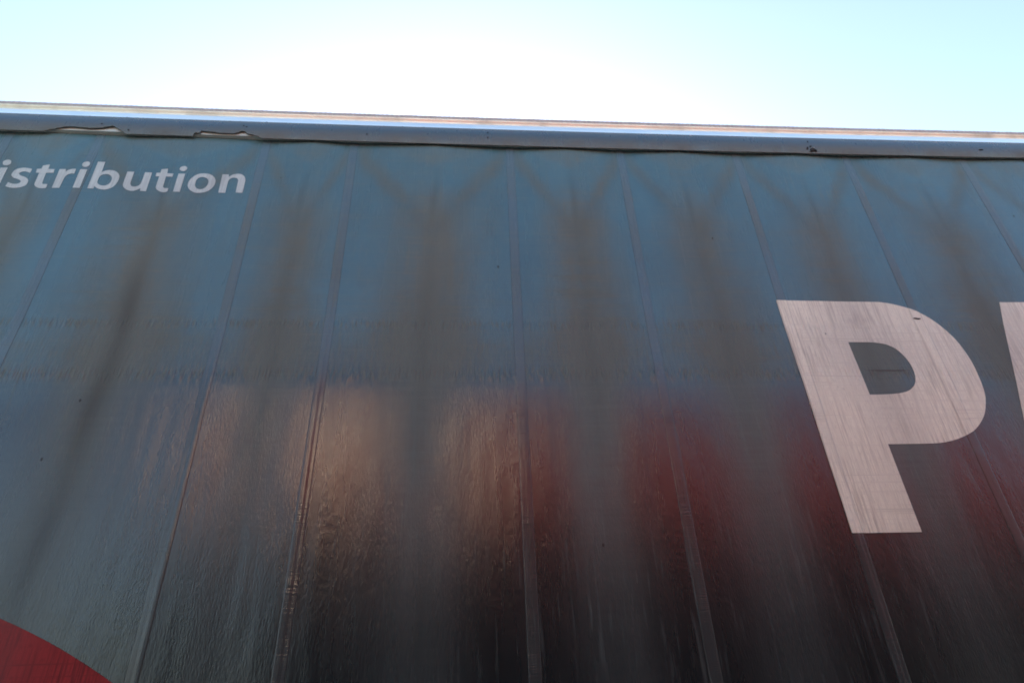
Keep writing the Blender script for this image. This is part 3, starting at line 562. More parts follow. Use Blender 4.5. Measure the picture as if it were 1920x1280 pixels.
GLYPHS = [('i',[[(-2.0702,3.7676),(-2.0711,3.7706),(-2.0715,3.7736),(-2.0715,3.7766),(-2.0709,3.7792),(-2.0697,3.7814),(-2.068,3.7833),(-2.0659,3.785),(-2.0637,3.7864),(-2.0613,3.7876),(-2.0588,3.7886),(-2.0561,3.7892),(-2.0534,3.7893),(-2.0507,3.789),(-2.0479,3.7882),(-2.0452,3.787),(-2.0428,3.7855),(-2.0409,3.7836),(-2.0392,3.7813),(-2.0377,3.7788),(-2.0366,3.7762),(-2.0358,3.7734),(-2.0352,3.7703),(-2.035,3.7673),(-2.0353,3.7647),(-2.0361,3.7624),(-2.0375,3.7604),(-2.0391,3.7586),(-2.041,3.7571),(-2.043,3.7558),(-2.0453,3.7547),(-2.0477,3.754),(-2.0503,3.7537),(-2.0531,3.7537),(-2.0561,3.7541),(-2.0591,3.755),(-2.0618,3.7564),(-2.0643,3.7586),(-2.0667,3.7615),(-2.0687,3.7646)],[(-2.0678,3.7384),(-2.0384,3.7405),(-2.0334,3.6196),(-2.0631,3.6197)]]),('s',[[(-1.9341,3.7358),(-1.935,3.7119),(-1.9391,3.7136),(-1.9435,3.7155),(-1.9479,3.7173),(-1.952,3.7186),(-1.9559,3.7193),(-1.9596,3.7197),(-1.963,3.7196),(-1.9662,3.7191),(-1.9693,3.718),(-1.9722,3.7164),(-1.9746,3.7145),(-1.9765,3.7126),(-1.9778,3.7109),(-1.9787,3.709),(-1.9791,3.7069),(-1.9786,3.7047),(-1.9771,3.7022),(-1.9748,3.6996),(-1.9719,3.697),(-1.9688,3.6947),(-1.9651,3.6929),(-1.961,3.6914),(-1.9566,3.69),(-1.9526,3.6883),(-1.9488,3.6865),(-1.9452,3.6846),(-1.9418,3.6824),(-1.9385,3.68),(-1.9352,3.6772),(-1.9321,3.6741),(-1.9292,3.6707),(-1.927,3.6672),(-1.9256,3.6633),(-1.9247,3.6592),(-1.9243,3.6551),(-1.9242,3.6511),(-1.9243,3.6471),(-1.9248,3.643),(-1.9257,3.6392),(-1.9272,3.6359),(-1.9291,3.633),(-1.9316,3.6306),(-1.9345,3.6285),(-1.9377,3.6265),(-1.9412,3.6248),(-1.9452,3.6234),(-1.9493,3.6221),(-1.9536,3.6211),(-1.958,3.6201),(-1.9626,3.6193),(-1.9673,3.6187),(-1.972,3.6185),(-1.9767,3.6187),(-1.9814,3.6192),(-1.9861,3.6199),(-1.9907,3.6209),(-1.9951,3.6223),(-1.9994,3.624),(-2.0036,3.6258),(-2.0075,3.6274),(-2.005,3.6525),(-2.0018,3.6509),(-1.9985,3.6491),(-1.9951,3.6474),(-1.9915,3.6459),(-1.9878,3.6447),(-1.9839,3.6436),(-1.9801,3.6428),(-1.9764,3.6424),(-1.9729,3.6425),(-1.9694,3.643),(-1.9662,3.6438),(-1.9635,3.6448),(-1.9614,3.6458),(-1.9596,3.647),(-1.9582,3.6484),(-1.9571,3.65),(-1.9561,3.6519),(-1.9554,3.6541),(-1.955,3.6564),(-1.9552,3.6586),(-1.9561,3.6606),(-1.9575,3.6625),(-1.9593,3.6644),(-1.9614,3.6661),(-1.9642,3.6678),(-1.9675,3.6695),(-1.9712,3.6711),(-1.9749,3.6727),(-1.9788,3.6741),(-1.9829,3.6753),(-1.987,3.6766),(-1.9908,3.6783),(-1.9942,3.6807),(-1.9976,3.6834),(-2.0005,3.6863),(-2.003,3.6891),(-2.0049,3.6915),(-2.0063,3.6939),(-2.0073,3.6964),(-2.008,3.6992),(-2.0085,3.7025),(-2.0085,3.7061),(-2.0083,3.7099),(-2.0077,3.7136),(-2.0067,3.7174),(-2.0055,3.7213),(-2.0038,3.725),(-2.0018,3.7283),(-1.9993,3.731),(-1.9964,3.7332),(-1.9931,3.7352),(-1.9894,3.737),(-1.9854,3.7386),(-1.9809,3.74),(-1.9762,3.7411),(-1.9714,3.7418),(-1.9665,3.7419),(-1.9613,3.7417),(-1.9561,3.7411),(-1.9512,3.7404),(-1.9467,3.7394),(-1.9423,3.7382),(-1.9381,3.7369)]]),('t',[[(-1.8968,3.759),(-1.8688,3.7663),(-1.8664,3.7381),(-1.8395,3.738),(-1.8369,3.7152),(-1.8683,3.7142),(-1.8672,3.6983),(-1.866,3.6807),(-1.8648,3.6646),(-1.8637,3.653),(-1.8632,3.651),(-1.8622,3.6492),(-1.8609,3.6478),(-1.8595,3.6466),(-1.8579,3.646),(-1.8562,3.6457),(-1.8543,3.6457),(-1.8522,3.6457),(-1.8492,3.6456),(-1.8458,3.6456),(-1.8422,3.6456),(-1.839,3.6457),(-1.8375,3.6226),(-1.8399,3.622),(-1.8425,3.6212),(-1.8452,3.6206),(-1.8485,3.6203),(-1.8523,3.6202),(-1.8567,3.6204),(-1.8612,3.6209),(-1.8656,3.6218),(-1.8699,3.6231),(-1.8742,3.6249),(-1.8784,3.627),(-1.882,3.6293),(-1.8851,3.6317),(-1.8878,3.6343),(-1.8901,3.6371),(-1.8919,3.64),(-1.8932,3.6428),(-1.894,3.6457),(-1.8944,3.6487),(-1.8947,3.652),(-1.8953,3.6642),(-1.8959,3.6806),(-1.8966,3.6982),(-1.8971,3.7142),(-1.9117,3.7137),(-1.915,3.7375),(-1.8965,3.7392)]]),('r',[[(-1.8184,3.7387),(-1.7918,3.7396),(-1.7879,3.721),(-1.7866,3.7238),(-1.7852,3.727),(-1.7837,3.73),(-1.7817,3.7327),(-1.7791,3.7349),(-1.7761,3.7369),(-1.7729,3.7386),(-1.7698,3.74),(-1.7667,3.741),(-1.7636,3.7418),(-1.7606,3.7422),(-1.7578,3.7425),(-1.7554,3.7424),(-1.7532,3.742),(-1.7511,3.7415),(-1.7491,3.7411),(-1.7475,3.712),(-1.7507,3.7121),(-1.7541,3.7123),(-1.7576,3.7124),(-1.7609,3.712),(-1.7642,3.711),(-1.7675,3.7098),(-1.7705,3.7081),(-1.7732,3.706),(-1.7754,3.7031),(-1.7773,3.6996),(-1.7789,3.6959),(-1.7801,3.6923),(-1.7809,3.6891),(-1.7812,3.6861),(-1.7813,3.6828),(-1.7814,3.679),(-1.7817,3.6677),(-1.7819,3.6529),(-1.782,3.6373),(-1.7822,3.6233),(-1.8135,3.6234)]]),('i',[[(-1.7318,3.7691),(-1.7322,3.7719),(-1.7319,3.7748),(-1.7311,3.7774),(-1.73,3.7797),(-1.7286,3.7816),(-1.7267,3.783),(-1.7246,3.7843),(-1.7224,3.7853),(-1.7202,3.7863),(-1.7178,3.7871),(-1.7154,3.7876),(-1.7131,3.7878),(-1.7108,3.7876),(-1.7085,3.7871),(-1.7063,3.7862),(-1.7043,3.7849),(-1.7025,3.7831),(-1.7008,3.7808),(-1.6995,3.7782),(-1.6986,3.7755),(-1.6982,3.7727),(-1.6983,3.7696),(-1.6987,3.7665),(-1.6993,3.7639),(-1.7003,3.7616),(-1.7016,3.7595),(-1.7032,3.7577),(-1.7049,3.7563),(-1.707,3.7552),(-1.7093,3.7543),(-1.7118,3.7539),(-1.7142,3.7538),(-1.7167,3.7542),(-1.7192,3.7549),(-1.7217,3.7561),(-1.724,3.7577),(-1.7263,3.76),(-1.7286,3.763),(-1.7305,3.7661)],[(-1.7302,3.7386),(-1.6995,3.7386),(-1.696,3.6239),(-1.7261,3.624)]]),('b',[[(-1.6699,3.7904),(-1.6381,3.7905),(-1.6345,3.7251),(-1.6324,3.727),(-1.6302,3.729),(-1.6277,3.731),(-1.6249,3.7328),(-1.6214,3.7345),(-1.6174,3.7361),(-1.6133,3.7376),(-1.6093,3.7385),(-1.6057,3.739),(-1.6021,3.7391),(-1.5986,3.7388),(-1.5949,3.7384),(-1.5911,3.7378),(-1.5872,3.7371),(-1.5833,3.736),(-1.5794,3.7343),(-1.5754,3.732),(-1.5713,3.7291),(-1.5674,3.7258),(-1.5638,3.7223),(-1.5606,3.7186),(-1.5577,3.7147),(-1.5552,3.7105),(-1.5531,3.706),(-1.5515,3.7012),(-1.5504,3.6961),(-1.5496,3.6908),(-1.5492,3.6854),(-1.549,3.6799),(-1.5492,3.6743),(-1.5497,3.6685),(-1.5506,3.6628),(-1.552,3.6569),(-1.5539,3.6508),(-1.5561,3.6451),(-1.5584,3.6402),(-1.5608,3.6365),(-1.5633,3.6336),(-1.5661,3.6311),(-1.5692,3.6288),(-1.5726,3.6265),(-1.5762,3.6245),(-1.58,3.6227),(-1.5839,3.6213),(-1.5878,3.6202),(-1.5917,3.6193),(-1.5958,3.6188),(-1.6,3.6188),(-1.6046,3.6194),(-1.6094,3.6205),(-1.614,3.6218),(-1.6182,3.6233),(-1.6215,3.6247),(-1.6245,3.6263),(-1.6273,3.6281),(-1.63,3.63),(-1.6325,3.632),(-1.6347,3.6343),(-1.6369,3.6366),(-1.6389,3.6388),(-1.6393,3.6236),(-1.6653,3.6239)],[(-1.6352,3.695),(-1.6341,3.6988),(-1.6328,3.7021),(-1.6311,3.7051),(-1.6289,3.7076),(-1.6263,3.7097),(-1.6231,3.7113),(-1.6197,3.7124),(-1.6163,3.7132),(-1.6128,3.7137),(-1.6091,3.7138),(-1.6054,3.7135),(-1.6019,3.7127),(-1.5986,3.7113),(-1.5954,3.7095),(-1.5923,3.7072),(-1.5896,3.7048),(-1.5871,3.7021),(-1.5848,3.6993),(-1.5827,3.6961),(-1.5811,3.6927),(-1.58,3.6889),(-1.5792,3.6847),(-1.5787,3.6805),(-1.5786,3.6763),(-1.5787,3.672),(-1.5791,3.6677),(-1.5798,3.6636),(-1.5809,3.6598),(-1.5824,3.6565),(-1.5843,3.6534),(-1.5865,3.6507),(-1.5889,3.6484),(-1.5917,3.6465),(-1.5948,3.6449),(-1.5981,3.6437),(-1.6015,3.6429),(-1.605,3.6427),(-1.6088,3.6429),(-1.6125,3.6435),(-1.616,3.6445),(-1.6192,3.646),(-1.6222,3.6479),(-1.625,3.65),(-1.6275,3.6523),(-1.6297,3.6545),(-1.6317,3.6568),(-1.6334,3.6594),(-1.6347,3.6622),(-1.6355,3.6654),(-1.6359,3.6688),(-1.636,3.6725),(-1.6361,3.6765),(-1.6361,3.681),(-1.6361,3.6858),(-1.6358,3.6907)]]),('u',[[(-1.5265,3.733),(-1.4963,3.7329),(-1.4959,3.7164),(-1.4955,3.6981),(-1.4951,3.6811),(-1.4947,3.6687),(-1.4946,3.666),(-1.4945,3.6635),(-1.4941,3.6611),(-1.4933,3.6585),(-1.4921,3.6555),(-1.4905,3.6522),(-1.4886,3.6491),(-1.4865,3.6465),(-1.4843,3.6446),(-1.4819,3.6431),(-1.4793,3.642),(-1.4766,3.6413),(-1.4736,3.641),(-1.4704,3.6411),(-1.4672,3.6417),(-1.4642,3.6427),(-1.4613,3.6443),(-1.4585,3.6463),(-1.4559,3.6488),(-1.4538,3.6516),(-1.452,3.6545),(-1.4506,3.6577),(-1.4496,3.6614),(-1.449,3.666),(-1.4489,3.6791),(-1.4491,3.6964),(-1.4495,3.7151),(-1.4498,3.732),(-1.419,3.7303),(-1.4159,3.6153),(-1.4418,3.6171),(-1.4433,3.6336),(-1.4459,3.6311),(-1.4487,3.6283),(-1.4516,3.6256),(-1.4547,3.6232),(-1.4582,3.6209),(-1.4619,3.6187),(-1.4658,3.6169),(-1.4697,3.6157),(-1.4735,3.6151),(-1.4773,3.6149),(-1.4813,3.6153),(-1.4854,3.6162),(-1.4898,3.6177),(-1.4944,3.6197),(-1.499,3.6221),(-1.5032,3.6247),(-1.507,3.6276),(-1.5106,3.6308),(-1.5138,3.6341),(-1.5166,3.6375),(-1.5189,3.641),(-1.5208,3.6446),(-1.5222,3.6482),(-1.5233,3.6515),(-1.5239,3.6542),(-1.5241,3.6565),(-1.524,3.6589),(-1.524,3.6616),(-1.5245,3.6754),(-1.5252,3.6941),(-1.5259,3.7145)]]),('t',[[(-1.3835,3.7536),(-1.3554,3.7578),(-1.3528,3.7294),(-1.3256,3.7282),(-1.3252,3.7083),(-1.3535,3.7084),(-1.3529,3.694),(-1.3524,3.6781),(-1.3518,3.6634),(-1.3513,3.6527),(-1.3513,3.6508),(-1.3512,3.649),(-1.3509,3.6473),(-1.3503,3.6456),(-1.3492,3.6437),(-1.3479,3.6418),(-1.3463,3.64),(-1.3447,3.6387),(-1.3431,3.638),(-1.3414,3.6377),(-1.3396,3.6377),(-1.3376,3.6377),(-1.3349,3.6375),(-1.3317,3.6374),(-1.3284,3.6373),(-1.3254,3.6372),(-1.3257,3.618),(-1.3287,3.6165),(-1.3318,3.6148),(-1.3351,3.6134),(-1.3386,3.6125),(-1.3421,3.6125),(-1.3459,3.613),(-1.3497,3.6139),(-1.3534,3.6151),(-1.3573,3.6168),(-1.3612,3.6189),(-1.365,3.6212),(-1.3684,3.6238),(-1.3714,3.6264),(-1.3742,3.6293),(-1.3766,3.6324),(-1.3785,3.6356),(-1.3798,3.6389),(-1.3806,3.6422),(-1.381,3.6458),(-1.3813,3.6497),(-1.3817,3.6615),(-1.382,3.6769),(-1.3822,3.6935),(-1.3824,3.7085),(-1.3982,3.708),(-1.4001,3.7299),(-1.3829,3.7309)]]),('i',[[(-1.3058,3.7584),(-1.3061,3.7609),(-1.3059,3.7634),(-1.3053,3.7659),(-1.3044,3.7681),(-1.3032,3.77),(-1.3015,3.7718),(-1.2997,3.7734),(-1.2979,3.7747),(-1.296,3.7758),(-1.294,3.7766),(-1.2918,3.777),(-1.2896,3.7771),(-1.2871,3.7769),(-1.2843,3.7762),(-1.2816,3.7752),(-1.2793,3.7739),(-1.2773,3.772),(-1.2756,3.7698),(-1.2742,3.7673),(-1.2733,3.7649),(-1.2729,3.7625),(-1.2731,3.76),(-1.2736,3.7575),(-1.2743,3.7553),(-1.2753,3.7531),(-1.2766,3.751),(-1.2782,3.7492),(-1.2799,3.7476),(-1.2817,3.7464),(-1.2836,3.7455),(-1.2857,3.7449),(-1.288,3.7448),(-1.2907,3.7453),(-1.2937,3.7462),(-1.2967,3.7475),(-1.2992,3.7491),(-1.3014,3.7511),(-1.3033,3.7534),(-1.3048,3.756)],[(-1.304,3.7289),(-1.2741,3.7288),(-1.2719,3.6165),(-1.3014,3.6177)]]),('o',[[(-1.2487,3.6621),(-1.249,3.6662),(-1.2492,3.6709),(-1.2491,3.6758),(-1.2486,3.6806),(-1.2476,3.6853),(-1.2464,3.6901),(-1.2447,3.6948),(-1.2427,3.6995),(-1.2402,3.7043),(-1.2373,3.7091),(-1.2341,3.7136),(-1.2307,3.7177),(-1.2272,3.7211),(-1.2235,3.724),(-1.2196,3.7266),(-1.2156,3.7287),(-1.2116,3.7303),(-1.2075,3.7315),(-1.2032,3.7323),(-1.199,3.7328),(-1.1946,3.7332),(-1.1902,3.7333),(-1.1857,3.7331),(-1.1813,3.7326),(-1.1769,3.7317),(-1.1726,3.7306),(-1.1683,3.7292),(-1.1641,3.7272),(-1.1599,3.7248),(-1.1559,3.7218),(-1.152,3.7185),(-1.1484,3.7151),(-1.1449,3.7116),(-1.1417,3.7078),(-1.1388,3.7039),(-1.1364,3.6998),(-1.1346,3.6956),(-1.1333,3.6914),(-1.1323,3.6869),(-1.1316,3.6823),(-1.1311,3.6773),(-1.1308,3.672),(-1.1309,3.6667),(-1.1314,3.6616),(-1.1324,3.6567),(-1.1339,3.652),(-1.1356,3.6474),(-1.1377,3.6429),(-1.14,3.6385),(-1.1425,3.634),(-1.1454,3.6299),(-1.1486,3.6263),(-1.1523,3.6233),(-1.1564,3.6207),(-1.1608,3.6185),(-1.1653,3.6167),(-1.1699,3.6151),(-1.1746,3.6139),(-1.1795,3.613),(-1.1844,3.6125),(-1.1895,3.6122),(-1.1947,3.6122),(-1.1998,3.6126),(-1.2047,3.6135),(-1.2094,3.615),(-1.2139,3.617),(-1.2182,3.6194),(-1.2224,3.6221),(-1.2264,3.6251),(-1.2303,3.6286),(-1.2338,3.6322),(-1.237,3.6358),(-1.2396,3.6394),(-1.2418,3.6429),(-1.2436,3.6465),(-1.2452,3.6499),(-1.2465,3.6529),(-1.2475,3.6558),(-1.2482,3.6587)],[(-1.2173,3.6672),(-1.2178,3.6716),(-1.2181,3.6764),(-1.2182,3.6813),(-1.2178,3.6857),(-1.217,3.6898),(-1.2158,3.6938),(-1.2143,3.6973),(-1.2124,3.7005),(-1.21,3.7032),(-1.2073,3.7056),(-1.2043,3.7075),(-1.2011,3.7088),(-1.1976,3.7095),(-1.1939,3.7097),(-1.1901,3.7093),(-1.1865,3.7086),(-1.183,3.7075),(-1.1795,3.7059),(-1.1763,3.704),(-1.1733,3.7017),(-1.1706,3.6991),(-1.1681,3.6961),(-1.1659,3.6929),(-1.1642,3.6895),(-1.1629,3.6861),(-1.162,3.6826),(-1.1614,3.6789),(-1.1611,3.6751),(-1.161,3.6711),(-1.1613,3.6668),(-1.1618,3.6626),(-1.1627,3.6586),(-1.1639,3.6546),(-1.1656,3.6508),(-1.1675,3.6471),(-1.1697,3.644),(-1.1722,3.6413),(-1.1749,3.6391),(-1.1779,3.6373),(-1.1809,3.6359),(-1.184,3.635),(-1.1873,3.6346),(-1.1905,3.6347),(-1.1937,3.6351),(-1.1968,3.6359),(-1.2,3.6372),(-1.203,3.6388),(-1.2057,3.6409),(-1.2082,3.6434),(-1.2105,3.6463),(-1.2125,3.6496),(-1.2142,3.6529),(-1.2154,3.6562),(-1.2162,3.6596),(-1.2169,3.6632)]]),('n',[[(-1.1101,3.729),(-1.0823,3.7299),(-1.0798,3.7132),(-1.0778,3.7158),(-1.0757,3.7186),(-1.0734,3.7214),(-1.0708,3.724),(-1.0679,3.7263),(-1.0647,3.7284),(-1.0613,3.7303),(-1.0576,3.7318),(-1.0536,3.733),(-1.0492,3.734),(-1.0448,3.7345),(-1.0404,3.7345),(-1.036,3.734),(-1.0315,3.7331),(-1.0272,3.7317),(-1.0232,3.7298),(-1.0196,3.7274),(-1.0163,3.7244),(-1.0133,3.7211),(-1.0106,3.7175),(-1.0084,3.7137),(-1.0066,3.7096),(-1.0051,3.7053),(-1.0039,3.7009),(-1.0031,3.6966),(-1.0025,3.6921),(-1.0022,3.6874),(-1.002,3.6822),(-1.0016,3.6687),(-1.0013,3.6513),(-1.0011,3.6329),(-1.0008,3.6165),(-1.0307,3.6176),(-1.0313,3.6331),(-1.0318,3.6504),(-1.0324,3.6667),(-1.0329,3.6792),(-1.033,3.6832),(-1.0332,3.687),(-1.0335,3.6904),(-1.0342,3.6937),(-1.0353,3.6969),(-1.0367,3.7),(-1.0385,3.7028),(-1.0407,3.705),(-1.0434,3.7066),(-1.0466,3.7077),(-1.05,3.7084),(-1.0532,3.7088),(-1.0562,3.709),(-1.0592,3.7089),(-1.062,3.7083),(-1.0647,3.7074),(-1.0671,3.7058),(-1.0695,3.7039),(-1.0715,3.7015),(-1.0733,3.6987),(-1.0747,3.6957),(-1.0758,3.6924),(-1.0766,3.6885),(-1.077,3.684),(-1.077,3.67),(-1.0766,3.6515),(-1.076,3.6318),(-1.0756,3.6143),(-1.106,3.6154)]]),('P',[[(1.3223,3.0586),(1.4345,3.058),(1.5604,3.0574),(1.6777,3.0567),(1.7637,3.0557),(1.7796,3.055),(1.7937,3.0536),(1.8064,3.0518),(1.8184,3.0498),(1.8293,3.0478),(1.8391,3.0455),(1.8482,3.0429),(1.8576,3.0402),(1.8672,3.0372),(1.8768,3.0339),(1.8862,3.0305),(1.8953,3.0269),(1.904,3.0233),(1.9123,3.0197),(1.9205,3.0157),(1.929,3.0111),(1.9379,3.0058),(1.9471,3.0),(1.9563,2.9938),(1.9651,2.9872),(1.9737,2.9801),(1.9822,2.9727),(1.9904,2.9649),(1.998,2.9569),(2.005,2.9486),(2.0114,2.9402),(2.0174,2.9314),(2.0234,2.9222),(2.0294,2.9124),(2.0353,2.902),(2.0408,2.8917),(2.0456,2.882),(2.0496,2.8733),(2.053,2.8652),(2.0559,2.8571),(2.0587,2.8482),(2.0614,2.8383),(2.0639,2.8279),(2.0661,2.817),(2.0682,2.8059),(2.0701,2.7944),(2.072,2.7825),(2.0735,2.7704),(2.0746,2.7582),(2.0751,2.7462),(2.0753,2.7341),(2.0751,2.7217),(2.0745,2.7087),(2.0737,2.6944),(2.0726,2.6791),(2.0712,2.6641),(2.0696,2.6503),(2.0679,2.638),(2.066,2.6266),(2.0639,2.6159),(2.0614,2.6058),(2.0586,2.5965),(2.0556,2.5879),(2.0521,2.5795),(2.0479,2.5702),(2.0428,2.5598),(2.037,2.5485),(2.0307,2.5374),(2.0242,2.5271),(2.0176,2.5179),(2.0108,2.5095),(2.0035,2.5013),(1.9953,2.4929),(1.986,2.4839),(1.9757,2.4747),(1.965,2.4658),(1.954,2.4578),(1.9429,2.4508),(1.9315,2.4447),(1.9197,2.439),(1.9077,2.4338),(1.8953,2.4288),(1.8825,2.4243),(1.8697,2.4201),(1.857,2.4164),(1.8445,2.4131),(1.8322,2.4102),(1.8198,2.4077),(1.8073,2.4056),(1.7949,2.404),(1.7826,2.4029),(1.7697,2.402),(1.7553,2.4014),(1.7386,2.401),(1.7204,2.4009),(1.7007,2.4008),(1.6795,2.4008),(1.6558,2.4007),(1.6298,2.4006),(1.6038,2.4005),(1.5798,2.4004),(1.5835,2.0757),(1.3255,2.0758)],[(1.577,2.8503),(1.6007,2.8505),(1.6267,2.8509),(1.6518,2.851),(1.6725,2.8507),(1.6854,2.8499),(1.697,2.8485),(1.7072,2.8469),(1.7163,2.8452),(1.7233,2.8439),(1.7293,2.8425),(1.735,2.8407),(1.7409,2.8381),(1.7477,2.8348),(1.7547,2.8308),(1.7614,2.8262),(1.7675,2.8213),(1.7727,2.8159),(1.7772,2.81),(1.7813,2.8038),(1.7852,2.7975),(1.7887,2.7911),(1.7919,2.7847),(1.7947,2.778),(1.7973,2.771),(1.7995,2.7638),(1.8015,2.7563),(1.8031,2.7486),(1.8043,2.7404),(1.805,2.7316),(1.8052,2.7224),(1.8051,2.7131),(1.8044,2.7043),(1.8032,2.696),(1.8015,2.6881),(1.7994,2.6805),(1.7968,2.6733),(1.7938,2.6665),(1.7903,2.66),(1.7863,2.6539),(1.7818,2.6482),(1.7766,2.6427),(1.7709,2.6376),(1.7647,2.6329),(1.7584,2.6288),(1.7518,2.6253),(1.7451,2.6224),(1.738,2.62),(1.7305,2.6178),(1.7228,2.6159),(1.7149,2.6143),(1.7064,2.6129),(1.6971,2.6118),(1.6855,2.6107),(1.6724,2.6098),(1.6585,2.6091),(1.6441,2.6084),(1.6288,2.6079),(1.6126,2.6076),(1.5966,2.6073),(1.5816,2.607)]]),('A',[[(2.345,3.0605),(2.573,3.0605),(2.87,2.078),(2.615,2.078),(2.575,2.225),(2.345,2.225),(2.303,2.078),(2.048,2.078)],[(2.392,2.4),(2.526,2.4),(2.459,2.68)]])]
for ch, loops in GLYPHS:
    big_ = ch in "PA"
    print_mesh("letter", loops, M_WHITE if big_ else M_SMALL, step=0.02 if big_ else 0.016)
arc = []
cx, cz, rr = -2.2613, -0.4372, 2.4818
for k in range(61):
    a = R(118 - k * (118 - 41) / 60)
    px, pz = cx + rr * math.cos(a), cz + rr * math.sin(a)
    if pz > BOT_Z + 0.02: arc.append((px, pz))
arc = [(arc[0][0], BOT_Z + 0.015)] + arc + [(arc[-1][0], BOT_Z + 0.015)]
sw = print_mesh("printed_arc", [arc], M_RED, step=0.04)
sw["label"] = "red printed arc at the lower left of the curtain"

# ---- small damage on the print
def patch(name, x0, x1, z0, z1, mat, parent, n=14, off=0.0042):
    bm = bmesh.new()
    top, bot = [], []
    for k in range(n + 1):
        t = k / n
        h = math.sin(math.pi * t) ** 0.6
        x = x0 + (x1 - x0) * t
        zc = (z0 + z1) / 2 + 0.15 * (z1 - z0) * math.sin(7 * t)
        for lst, q in ((top, 1), (bot, -1)):
            zz = zc + q * h * (z1 - z0) / 2
            lst.append(bm.verts.new((x, float(surf(x, zz)) - off, zz)))
    for k in range(n):
        bm.faces.new((bot[k], bot[k + 1], top[k + 1], top[k]))
    return from_bm(name, bm, mat, parent)
patch("tear", 1.905, 1.940, 2.964, 2.972, M_DARK, curtain)
M_RUST = plain("brown scratch", (0.06, 0.018, 0.015), 0.7, 0.0, 0.4, 40.0)
patch("scratch", 1.600, 1.795, 2.7148, 2.7172, M_RUST, curtain, 30, 0.0016)

# ------------------------------------------------------------------ top rail, valance, roof edge
def sag(x):
    return -0.0002 + np.clip(0.0022 * (x - 0.35) ** 2, 0, 0.016)
xr = np.unique(np.round(np.concatenate([np.arange(X_END0 - 0.1, -2.6, 0.06), np.arange(-2.6, 3.4, 0.012), np.arange(3.4, X_END1 + 0.1, 0.06), [X_END1 + 0.1]]), 4))
def extrude(name, prof, mat, parent, fz=None, sm=True):
    pr = np.array(prof)
    X_ = xr[None, :] + 0 * pr[:, :1]
    Z_ = pr[:, 1:2] + sag(xr)[None, :]
    Y_ = pr[:, :1] + 0 * X_
    if fz is not None: X_, Y_, Z_ = fz(X_, Y_, Z_)
    return grid_mesh(name, np.stack([X_, Y_, Z_], -1), mat, parent, smooth=sm, close=True)
extrude("curtain_rail", [(-0.034, 3.960), (-0.034, 4.0), (-0.022, 4.066), (0.012, 4.066), (0.012, 3.960)], M_INNER, trailer, sm=False)
extrude("roof_rail", [(-0.021, 4.040), (-0.0225, 4.060), (-0.0225, 4.085), (-0.0215, 4.104), (-0.021, 4.107), (0.02, 4.107), (0.02, 4.040)], M_ALU, trailer, sm=False)
extrude("roof_lip", [(-0.0205, 4.1075), (-0.0235, 4.1150), (-0.0290, 4.1240), (-0.0310, 4.1290), (-0.004, 4.1290), (-0.004, 4.1075)], M_ALU2, trailer, sm=False)
def teeth(X_, Y_, Z_):
    k = np.sin(X_ * 2 * np.pi / 0.0235) * 0.5 + 0.5
    n = 0.0012 * np.sin(X_ * 61.0) + 0.001 * np.sin(X_ * 23.3 + 1)
    Y_ = Y_ - 0.0012 * (k > 0.5) * (Y_ < -0.02)
    return X_, Y_, Z_ + n * (Y_ < -0.02) * 0.4
xr_keep = xr
xr = np.unique(np.round(np.concatenate([np.arange(X_END0 - 0.1, -2.6, 0.06), np.arange(-2.6, 3.4, 0.0059), np.arange(3.4, X_END1 + 0.1, 0.06)]), 4))
extrude("roof_edge_strip", [(-0.030, 4.1300), (-0.031, 4.1340), (-0.0315, 4.1450), (-0.029, 4.1500), (-0.002, 4.1505), (-0.002, 4.1300)], M_EDGE, trailer, teeth, sm=False)
xr = xr_keep

TEARS = [[(-1.9458, 3.9589), (-1.9018, 3.9706), (-1.8584, 3.9849), (-1.829, 3.9887), (-1.7779, 3.9836), (-1.746, 3.9796), (-1.6987, 3.9846), (-1.6702, 3.9957), (-1.6459, 4.0023), (-1.6166, 3.9779), (-1.5793, 3.9479)],
         [(-1.2824, 3.9484), (-1.2782, 3.9665), (-1.268, 3.9702), (-1.2601, 3.9676), (-1.2506, 3.968), (-1.2482, 3.985), (-1.2018, 3.9781), (-1.1546, 3.9732), (-1.0974, 3.9723), (-1.076, 3.9802), (-1.0665, 3.991), (-1.0504, 3.9905), (-1.0358, 3.9734), (-0.9972, 3.9629), (-0.9572, 3.9437)]]
xv = np.unique(np.round(np.concatenate([xr, [p[0] for t_ in TEARS for p in t_], np.arange(-1.3, -0.94, 0.003), np.arange(-1.96, -1.56, 0.004)]), 4))
zb = 3.945 + sag(xv)
for t_ in TEARS:
    tx, tz = np.array(t_).T
    inn = (xv > tx[0]) & (xv < tx[-1])
    zb[inn] = np.maximum(zb[inn], zb[inn] + 0.82 * (np.interp(xv[inn], tx, tz) - zb[inn]))
zt = 4.0655 + sag(xv)
T_ROWS = list(np.linspace(0, 0.955, 16)) + [0.975, 0.988, 0.995, 1.0]
n_v = len(T_ROWS) - 1
vd = []
rows = []
jit = 0.0012 * np.sin(xv * 9.1) + 0.0008 * np.sin(xv * 31 + 1) + 0.0005 * np.sin(xv * 77)
for side in (0, 1):
    for k in range(n_v + 1):
        t = T_ROWS[k] if side == 0 else T_ROWS[n_v - k]
        zfull = zt + (3.945 + sag(xv) - zt) * t
        z = np.maximum(zfull, zb)
        tt = (zt - z) / (zt - (3.945 + sag(xv)))
        y = -0.0270 - 0.020 * np.sin(np.pi * np.clip(0.05 + 0.80 * tt, 0, 1)) - jit * tt * 0.3
        if side: y = y + 0.0030
        vd.append(0.50 * sstep(0.35, 0.85, tt))
        rows.append(np.stack([xv, y, z], -1))
val = grid_mesh("valance", np.array(rows), M_VAL, trailer, close=True, attrs={"dust": np.array(vd)})
